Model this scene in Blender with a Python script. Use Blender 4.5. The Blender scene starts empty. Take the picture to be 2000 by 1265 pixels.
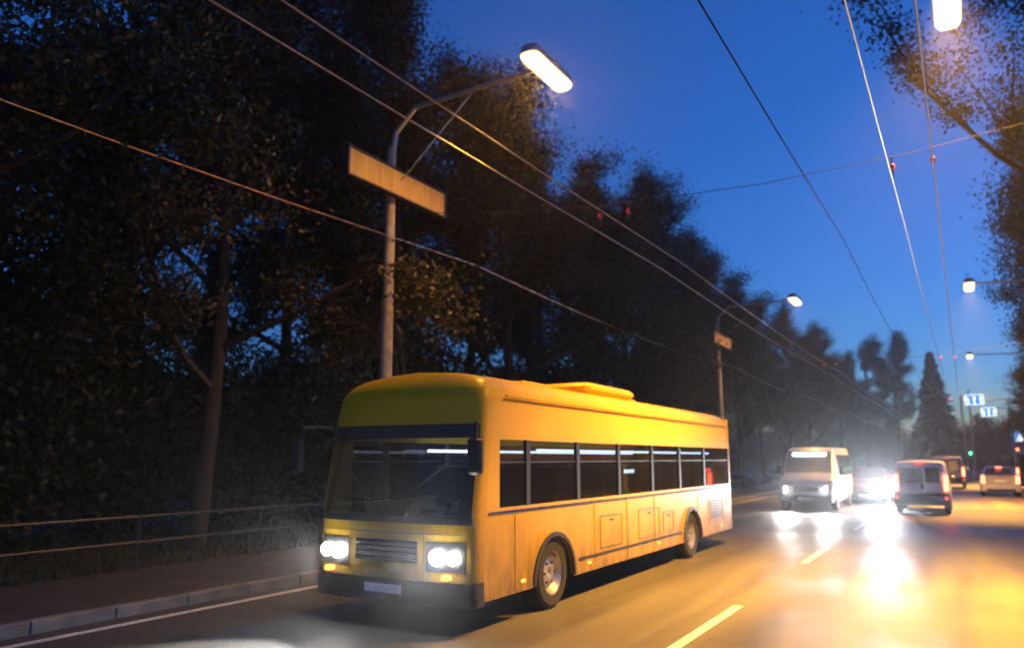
import bpy, math, random
from mathutils import Vector, Matrix
R = math.radians
S = bpy.context.scene
COL = S.collection

# ------------------------------------------------------------------ camera
cam_d = bpy.data.cameras.new('camera')
cam = bpy.data.objects.new('camera', cam_d)
COL.objects.link(cam)
cam.location = (0, 0, 1.9)
cam.rotation_euler = (R(90 + 9.889), 0, R(30.167))
cam_d.sensor_width = 36
cam_d.lens = 27
cam_d.clip_start = 0.1
cam_d.clip_end = 2000
cam_d.dof.use_dof = True
cam_d.dof.focus_distance = 5.0
cam_d.dof.aperture_fstop = 1.4
S.camera = cam

# ------------------------------------------------------------------ sky, sun, exposure
w = bpy.data.worlds.new('World')
S.world = w
w.use_nodes = True
nt = w.node_tree
bg = nt.nodes['Background']
sky = nt.nodes.new('ShaderNodeTexSky')
sky.sky_type = 'NISHITA'
sky.sun_disc = False
sky.sun_elevation = R(0.0)
sky.sun_rotation = R(48)
sky.air_density = 0.9
sky.dust_density = 0.3
sky.ozone_density = 5.0
nt.links.new(sky.outputs[0], bg.inputs[0])
bg.inputs[1].default_value = 0.15

sun_d = bpy.data.lights.new('sun', 'SUN')
sun_d.energy = 0.01
sun_d.angle = R(10)
sun_d.color = (0.55, 0.65, 1.0)
sun = bpy.data.objects.new('sun', sun_d)
COL.objects.link(sun)
sun.rotation_euler = (R(88), 0, R(180 - 48))

S.view_settings.view_transform = 'Standard'
S.view_settings.look = 'None'
S.view_settings.exposure = 2.92
S.view_settings.gamma = 1.0
S.view_settings.use_curve_mapping = False
S.render.engine = 'CYCLES'
S.cycles.use_denoising = True
S.cycles.use_adaptive_sampling = True
S.cycles.adaptive_threshold = 0.03
S.cycles.max_bounces = 5
S.cycles.volume_bounces = 0
S.cycles.sample_clamp_indirect = 6.0
S.cycles.caustics_reflective = False
S.cycles.caustics_refractive = False

# ------------------------------------------------------------------ materials
def mat(name, col, rough=0.6, metal=0.0, spec=0.5, var=0.15, scale=6.0, bump=0.0, bscale=60.0, coat=0.0,
        stretch=(1, 1, 1), rvar=0.0, trans=0.0):
    m = bpy.data.materials.new(name)
    m.use_nodes = True
    t = m.node_tree
    b = t.nodes['Principled BSDF']
    b.inputs['Roughness'].default_value = rough
    b.inputs['Metallic'].default_value = metal
    b.inputs['Specular IOR Level'].default_value = spec
    b.inputs['Coat Weight'].default_value = coat
    b.inputs['Coat Roughness'].default_value = 0.08
    tc = t.nodes.new('ShaderNodeTexCoord')
    mp = t.nodes.new('ShaderNodeMapping')
    mp.inputs['Scale'].default_value = stretch
    t.links.new(tc.outputs['Object'], mp.inputs[0])
    n = t.nodes.new('ShaderNodeTexNoise')
    n.inputs['Scale'].default_value = scale
    n.inputs['Detail'].default_value = 5
    t.links.new(mp.outputs[0], n.inputs['Vector'])
    r = t.nodes.new('ShaderNodeValToRGB')
    r.color_ramp.elements[0].position = 0.3
    r.color_ramp.elements[1].position = 0.7
    r.color_ramp.elements[0].color = (*[c * (1 - var) for c in col], 1)
    r.color_ramp.elements[1].color = (*[min(1, c * (1 + var)) for c in col], 1)
    t.links.new(n.outputs['Fac'], r.inputs[0])
    t.links.new(r.outputs[0], b.inputs['Base Color'])
    if rvar:
        mr = t.nodes.new('ShaderNodeMapRange')
        mr.inputs['From Min'].default_value = 0.3
        mr.inputs['From Max'].default_value = 0.7
        mr.inputs['To Min'].default_value = rough - rvar
        mr.inputs['To Max'].default_value = rough + rvar
        t.links.new(n.outputs['Fac'], mr.inputs['Value'])
        t.links.new(mr.outputs[0], b.inputs['Roughness'])
    if bump:
        n2 = t.nodes.new('ShaderNodeTexNoise')
        n2.inputs['Scale'].default_value = bscale
        n2.inputs['Detail'].default_value = 4
        t.links.new(tc.outputs['Object'], n2.inputs['Vector'])
        bp = t.nodes.new('ShaderNodeBump')
        bp.inputs['Strength'].default_value = bump
        bp.inputs['Distance'].default_value = 0.02
        t.links.new(n2.outputs['Fac'], bp.inputs['Height'])
        t.links.new(bp.outputs[0], b.inputs['Normal'])
    return m


def emit(name, col, strength):
    m = bpy.data.materials.new(name)
    m.use_nodes = True
    t = m.node_tree
    b = t.nodes['Principled BSDF']
    b.inputs['Base Color'].default_value = (*[min(.8, c) for c in col], 1)
    b.inputs['Roughness'].default_value = 0.25
    b.inputs['Emission Color'].default_value = (*col, 1)
    b.inputs['Emission Strength'].default_value = strength
    return m


def glass(name, tint, opacity=0.6, rough=0.03):
    """tinted pane: part see-through, part dark body colour, with a clear reflection"""
    m = bpy.data.materials.new(name)
    m.use_nodes = True
    t = m.node_tree
    b = t.nodes['Principled BSDF']
    b.inputs['Base Color'].default_value = (*tint, 1)
    b.inputs['Roughness'].default_value = rough
    tr = t.nodes.new('ShaderNodeBsdfTransparent')
    tr.inputs[0].default_value = (0.75, 0.8, 0.85, 1)
    mx = t.nodes.new('ShaderNodeMixShader')
    mx.inputs[0].default_value = opacity
    t.links.new(tr.outputs[0], mx.inputs[1])
    t.links.new(b.outputs[0], mx.inputs[2])
    t.links.new(mx.outputs[0], t.nodes['Material Output'].inputs[0])
    return m


def leaf_mat(name, c0, c1):
    m = bpy.data.materials.new(name)
    m.use_nodes = True
    t = m.node_tree
    b = t.nodes['Principled BSDF']
    b.inputs['Roughness'].default_value = 0.55
    g = t.nodes.new('ShaderNodeNewGeometry')
    r = t.nodes.new('ShaderNodeValToRGB')
    r.color_ramp.elements[0].color = (*c0, 1)
    r.color_ramp.elements[1].color = (*c1, 1)
    t.links.new(g.outputs['Random Per Island'], r.inputs[0])
    t.links.new(r.outputs[0], b.inputs['Base Color'])
    tl = t.nodes.new('ShaderNodeBsdfTranslucent')
    t.links.new(r.outputs[0], tl.inputs[0])
    mx = t.nodes.new('ShaderNodeMixShader')
    mx.inputs[0].default_value = 0.3
    t.links.new(b.outputs[0], mx.inputs[1])
    t.links.new(tl.outputs[0], mx.inputs[2])
    t.links.new(mx.outputs[0], t.nodes['Material Output'].inputs[0])
    return m


def asphalt_mat():
    m = bpy.data.materials.new('asphalt')
    m.use_nodes = True
    t = m.node_tree
    b = t.nodes['Principled BSDF']
    b.inputs['Specular IOR Level'].default_value = 0.4
    N, L = t.nodes.new, t.links.new
    tc = N('ShaderNodeTexCoord')
    mp = N('ShaderNodeMapping')
    mp.inputs['Scale'].default_value = (1.0, 0.06, 1.0)
    L(tc.outputs['Object'], mp.inputs[0])
    wear = N('ShaderNodeTexNoise')
    wear.inputs['Scale'].default_value = 1.3
    wear.inputs['Detail'].default_value = 6
    L(mp.outputs[0], wear.inputs['Vector'])
    grit = N('ShaderNodeTexNoise')
    grit.inputs['Scale'].default_value = 55
    grit.inputs['Detail'].default_value = 3
    L(tc.outputs['Object'], grit.inputs['Vector'])
    patch = N('ShaderNodeTexNoise')
    patch.inputs['Scale'].default_value = 0.35
    patch.inputs['Detail'].default_value = 5
    L(tc.outputs['Object'], patch.inputs['Vector'])
    r1 = N('ShaderNodeValToRGB')
    r1.color_ramp.elements[0].position = 0.3
    r1.color_ramp.elements[1].position = 0.72
    r1.color_ramp.elements[0].color = (0.042, 0.040, 0.038, 1)
    r1.color_ramp.elements[1].color = (0.115, 0.11, 0.10, 1)
    L(wear.outputs['Fac'], r1.inputs[0])
    r2 = N('ShaderNodeValToRGB')
    r2.color_ramp.elements[0].position = 0.35
    r2.color_ramp.elements[1].position = 0.65
    r2.color_ramp.elements[0].color = (0.4, 0.4, 0.4, 1)
    r2.color_ramp.elements[1].color = (1.55, 1.55, 1.55, 1)
    L(grit.outputs['Fac'], r2.inputs[0])
    mul = N('ShaderNodeMix')
    mul.data_type = 'RGBA'
    mul.blend_type = 'MULTIPLY'
    mul.inputs[0].default_value = 1.0
    L(r1.outputs[0], mul.inputs[6])
    L(r2.outputs[0], mul.inputs[7])
    warp = N('ShaderNodeMix')
    warp.data_type = 'RGBA'
    warp.blend_type = 'ADD'
    warp.inputs[0].default_value = 0.5
    L(tc.outputs['Object'], warp.inputs[6])
    L(patch.outputs['Color'], warp.inputs[7])
    vor = N('ShaderNodeTexVoronoi')
    vor.feature = 'DISTANCE_TO_EDGE'
    vor.inputs['Scale'].default_value = 0.42
    L(warp.outputs[2], vor.inputs['Vector'])
    cr = N('ShaderNodeValToRGB')
    cr.color_ramp.elements[0].position = 0.0
    cr.color_ramp.elements[1].position = 0.012
    cr.color_ramp.elements[0].color = (0.9, 0.9, 0.9, 1)
    cr.color_ramp.elements[1].color = (1, 1, 1, 1)
    L(vor.outputs['Distance'], cr.inputs[0])
    mul2 = N('ShaderNodeMix')
    mul2.data_type = 'RGBA'
    mul2.blend_type = 'MULTIPLY'
    mul2.inputs[0].default_value = 1.0
    L(mul.outputs[2], mul2.inputs[6])
    L(cr.outputs[0], mul2.inputs[7])
    L(mul2.outputs[2], b.inputs['Base Color'])
    add = N('ShaderNodeMath')
    add.operation = 'ADD'
    L(patch.outputs['Fac'], add.inputs[0])
    L(wear.outputs['Fac'], add.inputs[1])
    mr = N('ShaderNodeMapRange')
    mr.inputs['From Min'].default_value = 0.75
    mr.inputs['From Max'].default_value = 1.25
    mr.inputs['To Min'].default_value = 0.38
    mr.inputs['To Max'].default_value = 0.62
    L(add.outputs[0], mr.inputs['Value'])
    L(mr.outputs[0], b.inputs['Roughness'])
    bp = N('ShaderNodeBump')
    bp.inputs['Strength'].default_value = 0.5
    bp.inputs['Distance'].default_value = 0.012
    L(grit.outputs['Fac'], bp.inputs['Height'])
    L(bp.outputs[0], b.inputs['Normal'])
    return m


M = {}
M['asphalt'] = asphalt_mat()
M['paint'] = mat('road_paint', (0.72, 0.71, 0.68), 0.5, var=0.25, scale=9, bump=0.1)
M['kerb'] = mat('kerb_concrete', (0.20, 0.19, 0.175), 0.8, var=0.3, scale=3, bump=0.3)
M['paving'] = mat('paving', (0.055, 0.052, 0.048), 0.7, var=0.3, scale=2, bump=0.3)
M['soil'] = mat('verge_soil', (0.035, 0.04, 0.02), 0.9, var=0.5, scale=0.8, bump=0.6, bscale=12)
M['grass'] = leaf_mat('grass_blade', (0.02, 0.035, 0.01), (0.06, 0.08, 0.02))
M['bark'] = mat('bark', (0.045, 0.034, 0.025), 0.9, var=0.4, scale=8, bump=0.8, bscale=25, stretch=(1, 1, .2))
M['leaf'] = leaf_mat('leaf_green', (0.02, 0.026, 0.008), (0.055, 0.055, 0.016))
M['leaf2'] = leaf_mat('leaf_olive', (0.025, 0.025, 0.008), (0.07, 0.058, 0.016))
M['needle'] = leaf_mat('needle', (0.012, 0.03, 0.015), (0.035, 0.06, 0.03))
M['concrete'] = mat('pole_concrete', (0.32, 0.29, 0.26), 0.8, var=0.25, scale=5, bump=0.3)
M['steel'] = mat('galvanised_steel', (0.32, 0.33, 0.34), 0.45, 0.8, var=0.2, scale=10)
M['darksteel'] = mat('dark_steel', (0.06, 0.06, 0.065), 0.5, 0.6)
M['wire'] = mat('copper_wire', (0.45, 0.36, 0.28), 0.3, 1.0)
M['cable'] = mat('black_cable', (0.015, 0.015, 0.015), 0.9, spec=0.1)
M['red_insul'] = mat('red_insulator', (0.55, 0.02, 0.03), 0.3)
M['lamp'] = emit('sodium_lens', (1.0, 0.62, 0.26), 0.6)
M['yellow'] = mat('bus_yellow', (0.68, 0.42, 0.0005), 0.36, spec=0.2, var=0.06, scale=1.5, coat=0.03, rvar=0.05)
def add_dirt(m, z0, z1, amount, col=(0.10, 0.075, 0.05)):
    t = m.node_tree
    b = t.nodes['Principled BSDF']
    src = b.inputs['Base Color'].links[0].from_socket
    tc = t.nodes.new('ShaderNodeTexCoord')
    sx = t.nodes.new('ShaderNodeSeparateXYZ')
    t.links.new(tc.outputs['Object'], sx.inputs[0])
    mr = t.nodes.new('ShaderNodeMapRange')
    mr.inputs['From Min'].default_value = z1
    mr.inputs['From Max'].default_value = z0
    t.links.new(sx.outputs['Z'], mr.inputs['Value'])
    mp = t.nodes.new('ShaderNodeMapping')
    mp.inputs['Scale'].default_value = (3, 3, .9)
    t.links.new(tc.outputs['Object'], mp.inputs[0])
    n = t.nodes.new('ShaderNodeTexNoise')
    n.inputs['Scale'].default_value = 2.5
    n.inputs['Detail'].default_value = 8
    n.inputs['Roughness'].default_value = 0.7
    t.links.new(mp.outputs[0], n.inputs['Vector'])
    ml = t.nodes.new('ShaderNodeMath')
    ml.operation = 'MULTIPLY'
    t.links.new(mr.outputs[0], ml.inputs[0])
    t.links.new(n.outputs['Fac'], ml.inputs[1])
    m2 = t.nodes.new('ShaderNodeMath')
    m2.operation = 'MULTIPLY'
    m2.use_clamp = True
    m2.inputs[1].default_value = amount
    t.links.new(ml.outputs[0], m2.inputs[0])
    mx = t.nodes.new('ShaderNodeMix')
    mx.data_type = 'RGBA'
    mx.inputs[7].default_value = (*col, 1)
    t.links.new(m2.outputs[0], mx.inputs[0])
    t.links.new(src, mx.inputs[6])
    t.links.new(mx.outputs[2], b.inputs['Base Color'])


add_dirt(M['yellow'], 0.25, 1.5, 1.7)
M['black'] = mat('black_plastic', (0.015, 0.015, 0.016), 0.45)
M['rubber'] = mat('tyre_rubber', (0.018, 0.018, 0.018), 0.8, bump=0.2)
M['rim'] = mat('wheel_steel', (0.4, 0.4, 0.41), 0.35, 0.8)
M['chrome'] = mat('chrome', (0.7, 0.7, 0.7), 0.12, 1.0)
M['pane'] = glass('bus_glass', (0.012, 0.013, 0.016), 0.45)
M['darkpane'] = glass('car_glass', (0.012, 0.014, 0.018), 0.7)
M['seat'] = mat('seat_fabric', (0.12, 0.07, 0.05), 0.9, var=0.3)
M['inner'] = mat('bus_lining', (0.28, 0.25, 0.24), 0.7)
M['floor'] = mat('bus_floor', (0.06, 0.06, 0.06), 0.8)
M['head'] = emit('headlamp_glass', (1.0, 0.97, 0.92), 12)
M['head_b'] = emit('xenon_glass', (0.85, 0.93, 1.0), 90)
M['tube'] = emit('interior_tube', (0.65, 0.75, 1.0), 0.933)
M['display'] = emit('white_display', (0.75, 1.0, 0.98), 0.533)
M['reddot'] = emit('red_display', (1.0, 0.03, 0.02), 0.8)
M['tail'] = emit('tail_lamp', (1.0, 0.07, 0.025), 3.2)
M['tail_dim'] = emit('tail_lamp_dim', (1.0, 0.04, 0.02), 0.267)
M['amber'] = emit('indicator', (1.0, 0.4, 0.05), 0.4)
M['white'] = mat('white_paint', (0.72, 0.70, 0.68), 0.35, var=0.06, scale=2, coat=0.5)
M['cream'] = mat('minibus_white', (0.62, 0.60, 0.58), 0.35, var=0.06, scale=2, coat=0.5)
M['silver'] = mat('silver_paint', (0.50, 0.48, 0.44), 0.35, 0.5, var=0.05, scale=2, coat=0.5)
M['plum'] = mat('grey_van_paint', (0.36, 0.33, 0.38), 0.4, var=0.06, scale=2, coat=0.4)
M['dark'] = mat('dark_paint', (0.04, 0.03, 0.06), 0.35, var=0.1, scale=2, coat=0.5)
M['plate'] = mat('plate_white', (0.80, 0.80, 0.78), 0.4)
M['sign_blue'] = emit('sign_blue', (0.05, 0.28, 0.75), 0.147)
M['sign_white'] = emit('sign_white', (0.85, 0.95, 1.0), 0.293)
M['ochre'] = mat('ochre_panel', (0.55, 0.34, 0.06), 0.6, var=0.25, scale=3, stretch=(1, 6, .3), bump=0.2)
M['green'] = emit('signal_green', (0.05, 1.0, 0.35), 1.2)
M['off'] = mat('signal_off', (0.03, 0.02, 0.02), 0.3)

# ------------------------------------------------------------------ mesh helpers
class MB:
    def __init__(s):
        s.v, s.f = [], []

    def add(s, vs, fs):
        o = len(s.v)
        s.v += [tuple(p) for p in vs]
        s.f += [tuple(i + o for i in q) for q in fs]
        return s

    def box(s, x0, x1, y0, y1, z0, z1, b=0.0):
        if b <= 0:
            s.add([(x0, y0, z0), (x1, y0, z0), (x1, y1, z0), (x0, y1, z0), (x0, y0, z1), (x1, y0, z1), (x1, y1, z1), (x0, y1, z1)],
                  [(0, 3, 2, 1), (4, 5, 6, 7), (0, 1, 5, 4), (1, 2, 6, 5), (2, 3, 7, 6), (3, 0, 4, 7)])
        else:
            def ring(z, i):
                return [(x0 + i + b, y0 + i, z), (x1 - i - b, y0 + i, z), (x1 - i, y0 + i + b, z), (x1 - i, y1 - i - b, z),
                        (x1 - i - b, y1 - i, z), (x0 + i + b, y1 - i, z), (x0 + i, y1 - i - b, z), (x0 + i, y0 + i + b, z)]
            s.loft([ring(z0, b), ring(z0 + b, 0), ring(z1 - b, 0), ring(z1, b)])
        return s

    def loft(s, rings, cap=True):
        n = len(rings[0])
        o = len(s.v)
        for r in rings:
            s.v += [tuple(p) for p in r]
        for k in range(len(rings) - 1):
            for i in range(n):
                j = (i + 1) % n
                s.f.append((o + k * n + i, o + k * n + j, o + (k + 1) * n + j, o + (k + 1) * n + i))
        if cap:
            s.f.append(tuple(o + i for i in reversed(range(n))))
            s.f.append(tuple(o + (len(rings) - 1) * n + i for i in range(n)))
        return s

    def tube(s, pts, rad, n=8, cap=True):
        pts = [Vector(p) for p in pts]
        rs = rad if isinstance(rad, (list, tuple)) else [rad] * len(pts)
        rings = []
        prev = None
        for i, p in enumerate(pts):
            d = (pts[min(i + 1, len(pts) - 1)] - pts[max(i - 1, 0)]).normalized()
            a = d.cross(Vector((0, 0, 1)))
            if a.length < 0.05:
                a = d.cross(Vector((1, 0, 0)))
            if prev is not None:
                a = prev - d * prev.dot(d)
                if a.length < 1e-4:
                    a = d.cross(Vector((1, 0, 0)))
            a.normalize()
            prev = a
            b = d.cross(a)
            rings.append([p + (a * math.cos(2 * math.pi * k / n) + b * math.sin(2 * math.pi * k / n)) * rs[i] for k in range(n)])
        return s.loft(rings, cap)

    def prism(s, outline, axis, a0, a1):
        """extrude a 2D outline along an axis ('x': outline is (y,z); 'y': (x,z); 'z': (x,y))"""
        def pt(p, a):
            return {'x': (a, p[0], p[1]), 'y': (p[0], a, p[1]), 'z': (p[0], p[1], a)}[axis]
        n = len(outline)
        s.add([pt(p, a0) for p in outline] + [pt(p, a1) for p in outline],
              [tuple(reversed(range(n))), tuple(range(n, 2 * n))] + [(i, (i + 1) % n, n + (i + 1) % n, n + i) for i in range(n)])
        return s

    def lathe_x(s, prof, n=28):
        """revolve (x, r) profile about the x axis"""
        rings = [[(x, r * math.cos(2 * math.pi * k / n), r * math.sin(2 * math.pi * k / n)) for k in range(n)] for x, r in prof]
        return s.loft(rings, False)

    def lathe_z(s, prof, n=20, cx=0, cy=0):
        rings = [[(cx + r * math.cos(2 * math.pi * k / n), cy + r * math.sin(2 * math.pi * k / n), z) for k in range(n)] for z, r in prof]
        return s.loft(rings, True)

    def grid(s, fn, nu, nv, th=None):
        o = len(s.v)
        for j in range(nv + 1):
            for i in range(nu + 1):
                s.v.append(tuple(fn(i / nu, j / nv)))
        for j in range(nv):
            for i in range(nu):
                a = o + j * (nu + 1) + i
                s.f.append((a, a + 1, a + nu + 2, a + nu + 1))
        return s

    def build(s, name, m, parent=None, smooth=False, angle=35):
        me = bpy.data.meshes.new(name)
        me.from_pydata(s.v, [], s.f)
        me.materials.append(M[m] if isinstance(m, str) else m)
        if smooth:
            me.shade_smooth()
            try:
                me.set_sharp_from_angle(angle=R(angle))
            except Exception:
                pass
        me.update()
        o = bpy.data.objects.new(name, me)
        COL.objects.link(o)
        if parent is not None:
            o.parent = parent
        return o


def tag(o, label=None, cat=None, group=None, kind=None):
    if label:
        o['label'] = label
    if cat:
        o['category'] = cat
    if group:
        o['group'] = group
    if kind:
        o['kind'] = kind
    return o


def empty(name, loc=(0, 0, 0), rz=0.0):
    o = bpy.data.objects.new(name, None)
    COL.objects.link(o)
    o.location = loc
    o.rotation_euler = (0, 0, rz)
    o.empty_display_size = 0.3
    return o


def copy_tree(o, parent=None):
    c = o.copy()
    COL.objects.link(c)
    c.parent = parent
    for ch in list(o.children):
        copy_tree(ch, c)
    return c


def fillet(pts, seg=4):
    """pts: (a, b, radius) closed polygon -> rounded outline with a fixed point count"""
    out = []
    n = len(pts)
    for i in range(n):
        p = Vector(pts[i][:2])
        r = pts[i][2]
        a = Vector(pts[i - 1][:2]) - p
        b = Vector(pts[(i + 1) % n][:2]) - p
        if r <= 0 or a.length < 1e-6 or b.length < 1e-6:
            out += [tuple(p)] * (1 if r == 0 else seg + 1)
            continue
        d = min(r, a.length * .49, b.length * .49)
        p0 = p + a.normalized() * d
        p1 = p + b.normalized() * d
        for k in range(seg + 1):
            t = k / seg
            q = p0 * (1 - t) ** 2 + p * 2 * t * (1 - t) + p1 * t * t
            out.append((q.x, q.y))
    return out


def lamp_light(name, kind, loc, rot, energy, color, parent, **kw):
    d = bpy.data.lights.new(name, kind)
    d.energy = energy
    d.color = color
    for k, v in kw.items():
        setattr(d, k, v)
    o = bpy.data.objects.new(name, d)
    COL.objects.link(o)
    o.location = loc
    o.rotation_euler = rot
    o.parent = parent
    return o

# ------------------------------------------------------------------ ground, road, pavements
KL, KR = -9.0, 5.0          # kerb lines
o = MB().add([(-600, -300, -0.16), (600, -300, -0.16), (600, 900, -0.16), (-600, 900, -0.16)], [(0, 1, 2, 3)]).build('ground', 'soil')
tag(o, kind='structure')
road = MB().add([(KL, -60, 0), (KR, -60, 0), (KR, 128, 0), (KL, 128, 0)], [(0, 1, 2, 3)]).build('road', 'asphalt')
tag(road, kind='structure')
cross = MB().add([(-90, 128, 0), (90, 128, 0), (90, 138, 0), (-90, 138, 0)], [(0, 1, 2, 3)]).build('cross_road', 'asphalt')
tag(cross, kind='structure')


def kerb_run(name, x0, x1, y0, y1):
    k = empty(name, (0, 0, 0))
    tag(k, kind='structure')
    L = 1.0
    me = MB().box(x0, x1, 0.006, L - 0.006, -0.1, 0.14, 0.015).build('kerb_stone', 'kerb', k)
    rnd = random.Random(3)
    ys = []
    y = y0
    while y < y1 - 0.5:
        ys.append(y)
        y += L
    near = [y for y in ys if y < 60]
    for i, y in enumerate(near):
        c = me if i == 0 else me.copy()
        if i:
            COL.objects.link(c)
        c.location = (rnd.uniform(-.006, .006), y, rnd.uniform(-.006, .004))
        c.parent = k
    if ys[-1] >= 60:
        MB().box(x0, x1, near[-1] + 1, y1, -0.1, 0.135, 0.015).build('far_kerb', 'kerb', k)


kerb_run('kerb_left', KL - 0.15, KL, -4, 128)
kerb_run('kerb_right', KR, KR + 0.15, 4, 128)
tag(MB().box(-11.8, KL - 0.15, -40, 127.9, -0.15, 0.125).build('pavement_left', 'paving'), kind='structure')
tag(MB().box(KR + 0.15, 7.6, -40, 127.9, -0.15, 0.125).build('pavement_right', 'paving'), kind='structure')
tag(MB().box(-40, -11.8, -40, 126, -0.15, 0.10).build('verge_left', 'soil'), kind='structure')
tag(MB().box(7.6, 40, -40, 126, -0.15, 0.10).build('verge_right', 'soil'), kind='structure')

# lane markings: each dash a piece of the road
dash = MB().box(-0.06, 0.06, 0, 2.8, 0.0, 0.004).build('lane_dash', 'paint', road)
first = True
for x, ys in ((-2.72, [7.75 + 7.6 * k for k in range(-1, 15)]),):
    for y in ys:
        if first:
            d = dash
            first = False
        else:
            d = dash.copy()
            COL.objects.link(d)
            d.parent = road
        d.location = (x, y, 0.004)
MB().box(KL + .35, KL + .47, -20, 126, 0.004, 0.008).build('edge_line', 'paint', road)
isl = empty('traffic_island', (0.35, 74, 0))
tag(isl, kind='structure')
MB().prism(fillet([(-.7, 0, .6), (.7, 0, .6), (.7, 16, .6), (-.7, 16, .6)], 5), 'z', -0.05, 0.15).build('island_kerb', 'kerb', isl)
MB().prism(fillet([(-.5, .2, .5), (.5, .2, .5), (.5, 15.8, .5), (-.5, 15.8, .5)], 5), 'z', 0.15, 0.17).build('island_paving', 'paving', isl)

# ------------------------------------------------------------------ trees
def grow(seed, height, spread, leaves, leaf, trunk_r=0.2, clear=0.25, droop=0.0, leafm='leaf', twigs=True):
    rnd = random.Random(seed)
    br, lf = MB(), MB()
    tips = []

    def rv(s):
        return Vector((rnd.uniform(-s, s), rnd.uniform(-s, s), rnd.uniform(-s, s)))

    def limb(p, d, ln, r, lvl):
        pts, n = [p], 5 if lvl < 2 else 3
        rs = [r]
        q = p.copy()
        for i in range(n):
            d = (d + rv(0.22 if lvl else 0.07) + Vector((0, 0, 0.10 if lvl == 1 else -droop * lvl * .1))).normalized()
            q = q + d * ln / n
            pts.append(q.copy())
            rs.append(r * (1 - 0.75 * (i + 1) / n) + 0.006)
        br.tube(pts, rs, 8 if lvl == 0 else 5 if lvl == 1 else 3, cap=False)
        if lvl == 0:
            k = 11
            for i in range(k):
                t = clear + (1 - clear) * (i + rnd.random() * .6) / k
                seg = min(int(t * n), n - 1)
                b = pts[seg].lerp(pts[seg + 1], t * n - seg)
                a = i * 2.4 + rnd.uniform(-.4, .4)
                up = 0.25 + 0.9 * t
                dd = Vector((math.cos(a), math.sin(a), up)).normalized()
                limb(b, dd, spread * (1.15 - 0.55 * t) * rnd.uniform(.8, 1.15), r * (0.55 - .25 * t), 1)
        elif lvl == 1:
            for i in range(6):
                t = 0.3 + 0.7 * (i + rnd.random() * .5) / 6
                seg = min(int(t * n), n - 1)
                b = pts[seg].lerp(pts[seg + 1], min(1, t * n - seg))
                dd = (d + rv(0.9)).normalized()
                limb(b, dd, ln * rnd.uniform(.3, .5), max(.012, r * .35), 2)
        else:
            tips.append((pts[-1], .8))
            tips.append((pts[-2], .7))
            tips.append((pts[1], .5))

    limb(Vector((0, 0, 0)), Vector((rnd.uniform(-.04, .04), rnd.uniform(-.04, .04), 1)).normalized(), height, trunk_r, 0)
    per = max(1, leaves // len(tips))
    for c, s in tips:
        for i in range(rnd.randint(per // 2, per + per // 2)):
            p = c + Vector((rnd.gauss(0, s * .5), rnd.gauss(0, s * .5), rnd.gauss(0, s * .38)))
            u = rv(1).normalized()
            v = u.cross(rv(1)).normalized()
            l = leaf * rnd.uniform(.6, 1.3)
            u *= l
            v *= l * .55
            lf.add([p - u, p + v * .9, p + u, p - v], [(0, 1, 2, 3)])
    return br, lf, leafm


def tree_thing(name, src, label, cat='tree', loc=(0, 0, 0), rz=0, sc=1.0, group=None):
    root = empty(name, loc, rz)
    root.scale = (sc, sc, sc)
    for nm, me in (('trunk', src[0]), ('crown', src[1])):
        c = bpy.data.objects.new(nm, me)
        COL.objects.link(c)
        c.parent = root
    return tag(root, label, cat, group)


def tree_src(*a, **k):
    br, lf, lm = grow(*a, **k)
    t = br.build('trunk', 'bark', smooth=True, angle=60)
    c = lf.build('crown', lm)
    res = (t.data, c.data)
    bpy.data.objects.remove(t)
    bpy.data.objects.remove(c)
    return res


T_A = tree_src(11, 12.5, 4.6, 85000, 0.058, 0.22, 0.28)
T_B = tree_src(12, 13.5, 5.0, 85000, 0.058, 0.24, 0.22, leafm='leaf2')
T_C = tree_src(13, 11.0, 4.2, 64000, 0.058, 0.18, 0.25, droop=1.0, leafm='leaf2')
T_D = tree_src(14, 15.5, 7.6, 60000, 0.06, 0.28, 0.34)       # wide, half-bare crown

ordn = ['first', 'second', 'third', 'fourth', 'fifth', 'sixth', 'seventh', 'eighth', 'ninth', 'tenth', 'eleventh', 'twelfth', 'thirteenth', 'fourteenth', 'fifteenth']
rnd = random.Random(5)
left_row = [(-13.2, -1.5, T_B, 1.0), (-13.8, 4.5, T_A, 1.05), (-13.4, 10.5, T_C, 1.1), (-13.0, 16.5, T_B, .98), (-13.2, 23, T_A, 1.02), (-12.8, 29.5, T_C, 1.1),
            (-13.0, 36, T_B, .95), (-12.8, 43.5, T_A, .95), (-12.6, 51, T_C, 1.05), (-12.8, 59, T_B, .9), (-12.4, 67, T_A, .9), (-12.4, 76, T_B, .85), (-12.2, 86, T_C, 1.0), (-12.4, 97, T_A, .9)]
for i, (x, y, s, sc) in enumerate(left_row):
    tree_thing('roadside_tree', s, f'dark leafy tree, {ordn[i]} from the camera in the left pavement row', 'tree', (x, y, 0.1), rnd.uniform(0, 6.28), sc, 'trees along the left pavement')
back_row = [(-20, -3, T_B, 1.35), (-21, 5, T_A, 1.45), (-20, 13, T_B, 1.3), (-22, 21, T_C, 1.6), (-20, 30, T_A, 1.4), (-21, 40, T_B, 1.3), (-20, 51, T_A, 1.35), (-21, 63, T_B, 1.25), (-20, 76, T_A, 1.2),
            (-28, 0, T_A, 1.5), (-30, 10, T_B, 1.5), (-29, 22, T_A, 1.5), (-30, 36, T_B, 1.5), (-37, -4, T_B, 1.7), (-38, 8, T_A, 1.8)]
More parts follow.
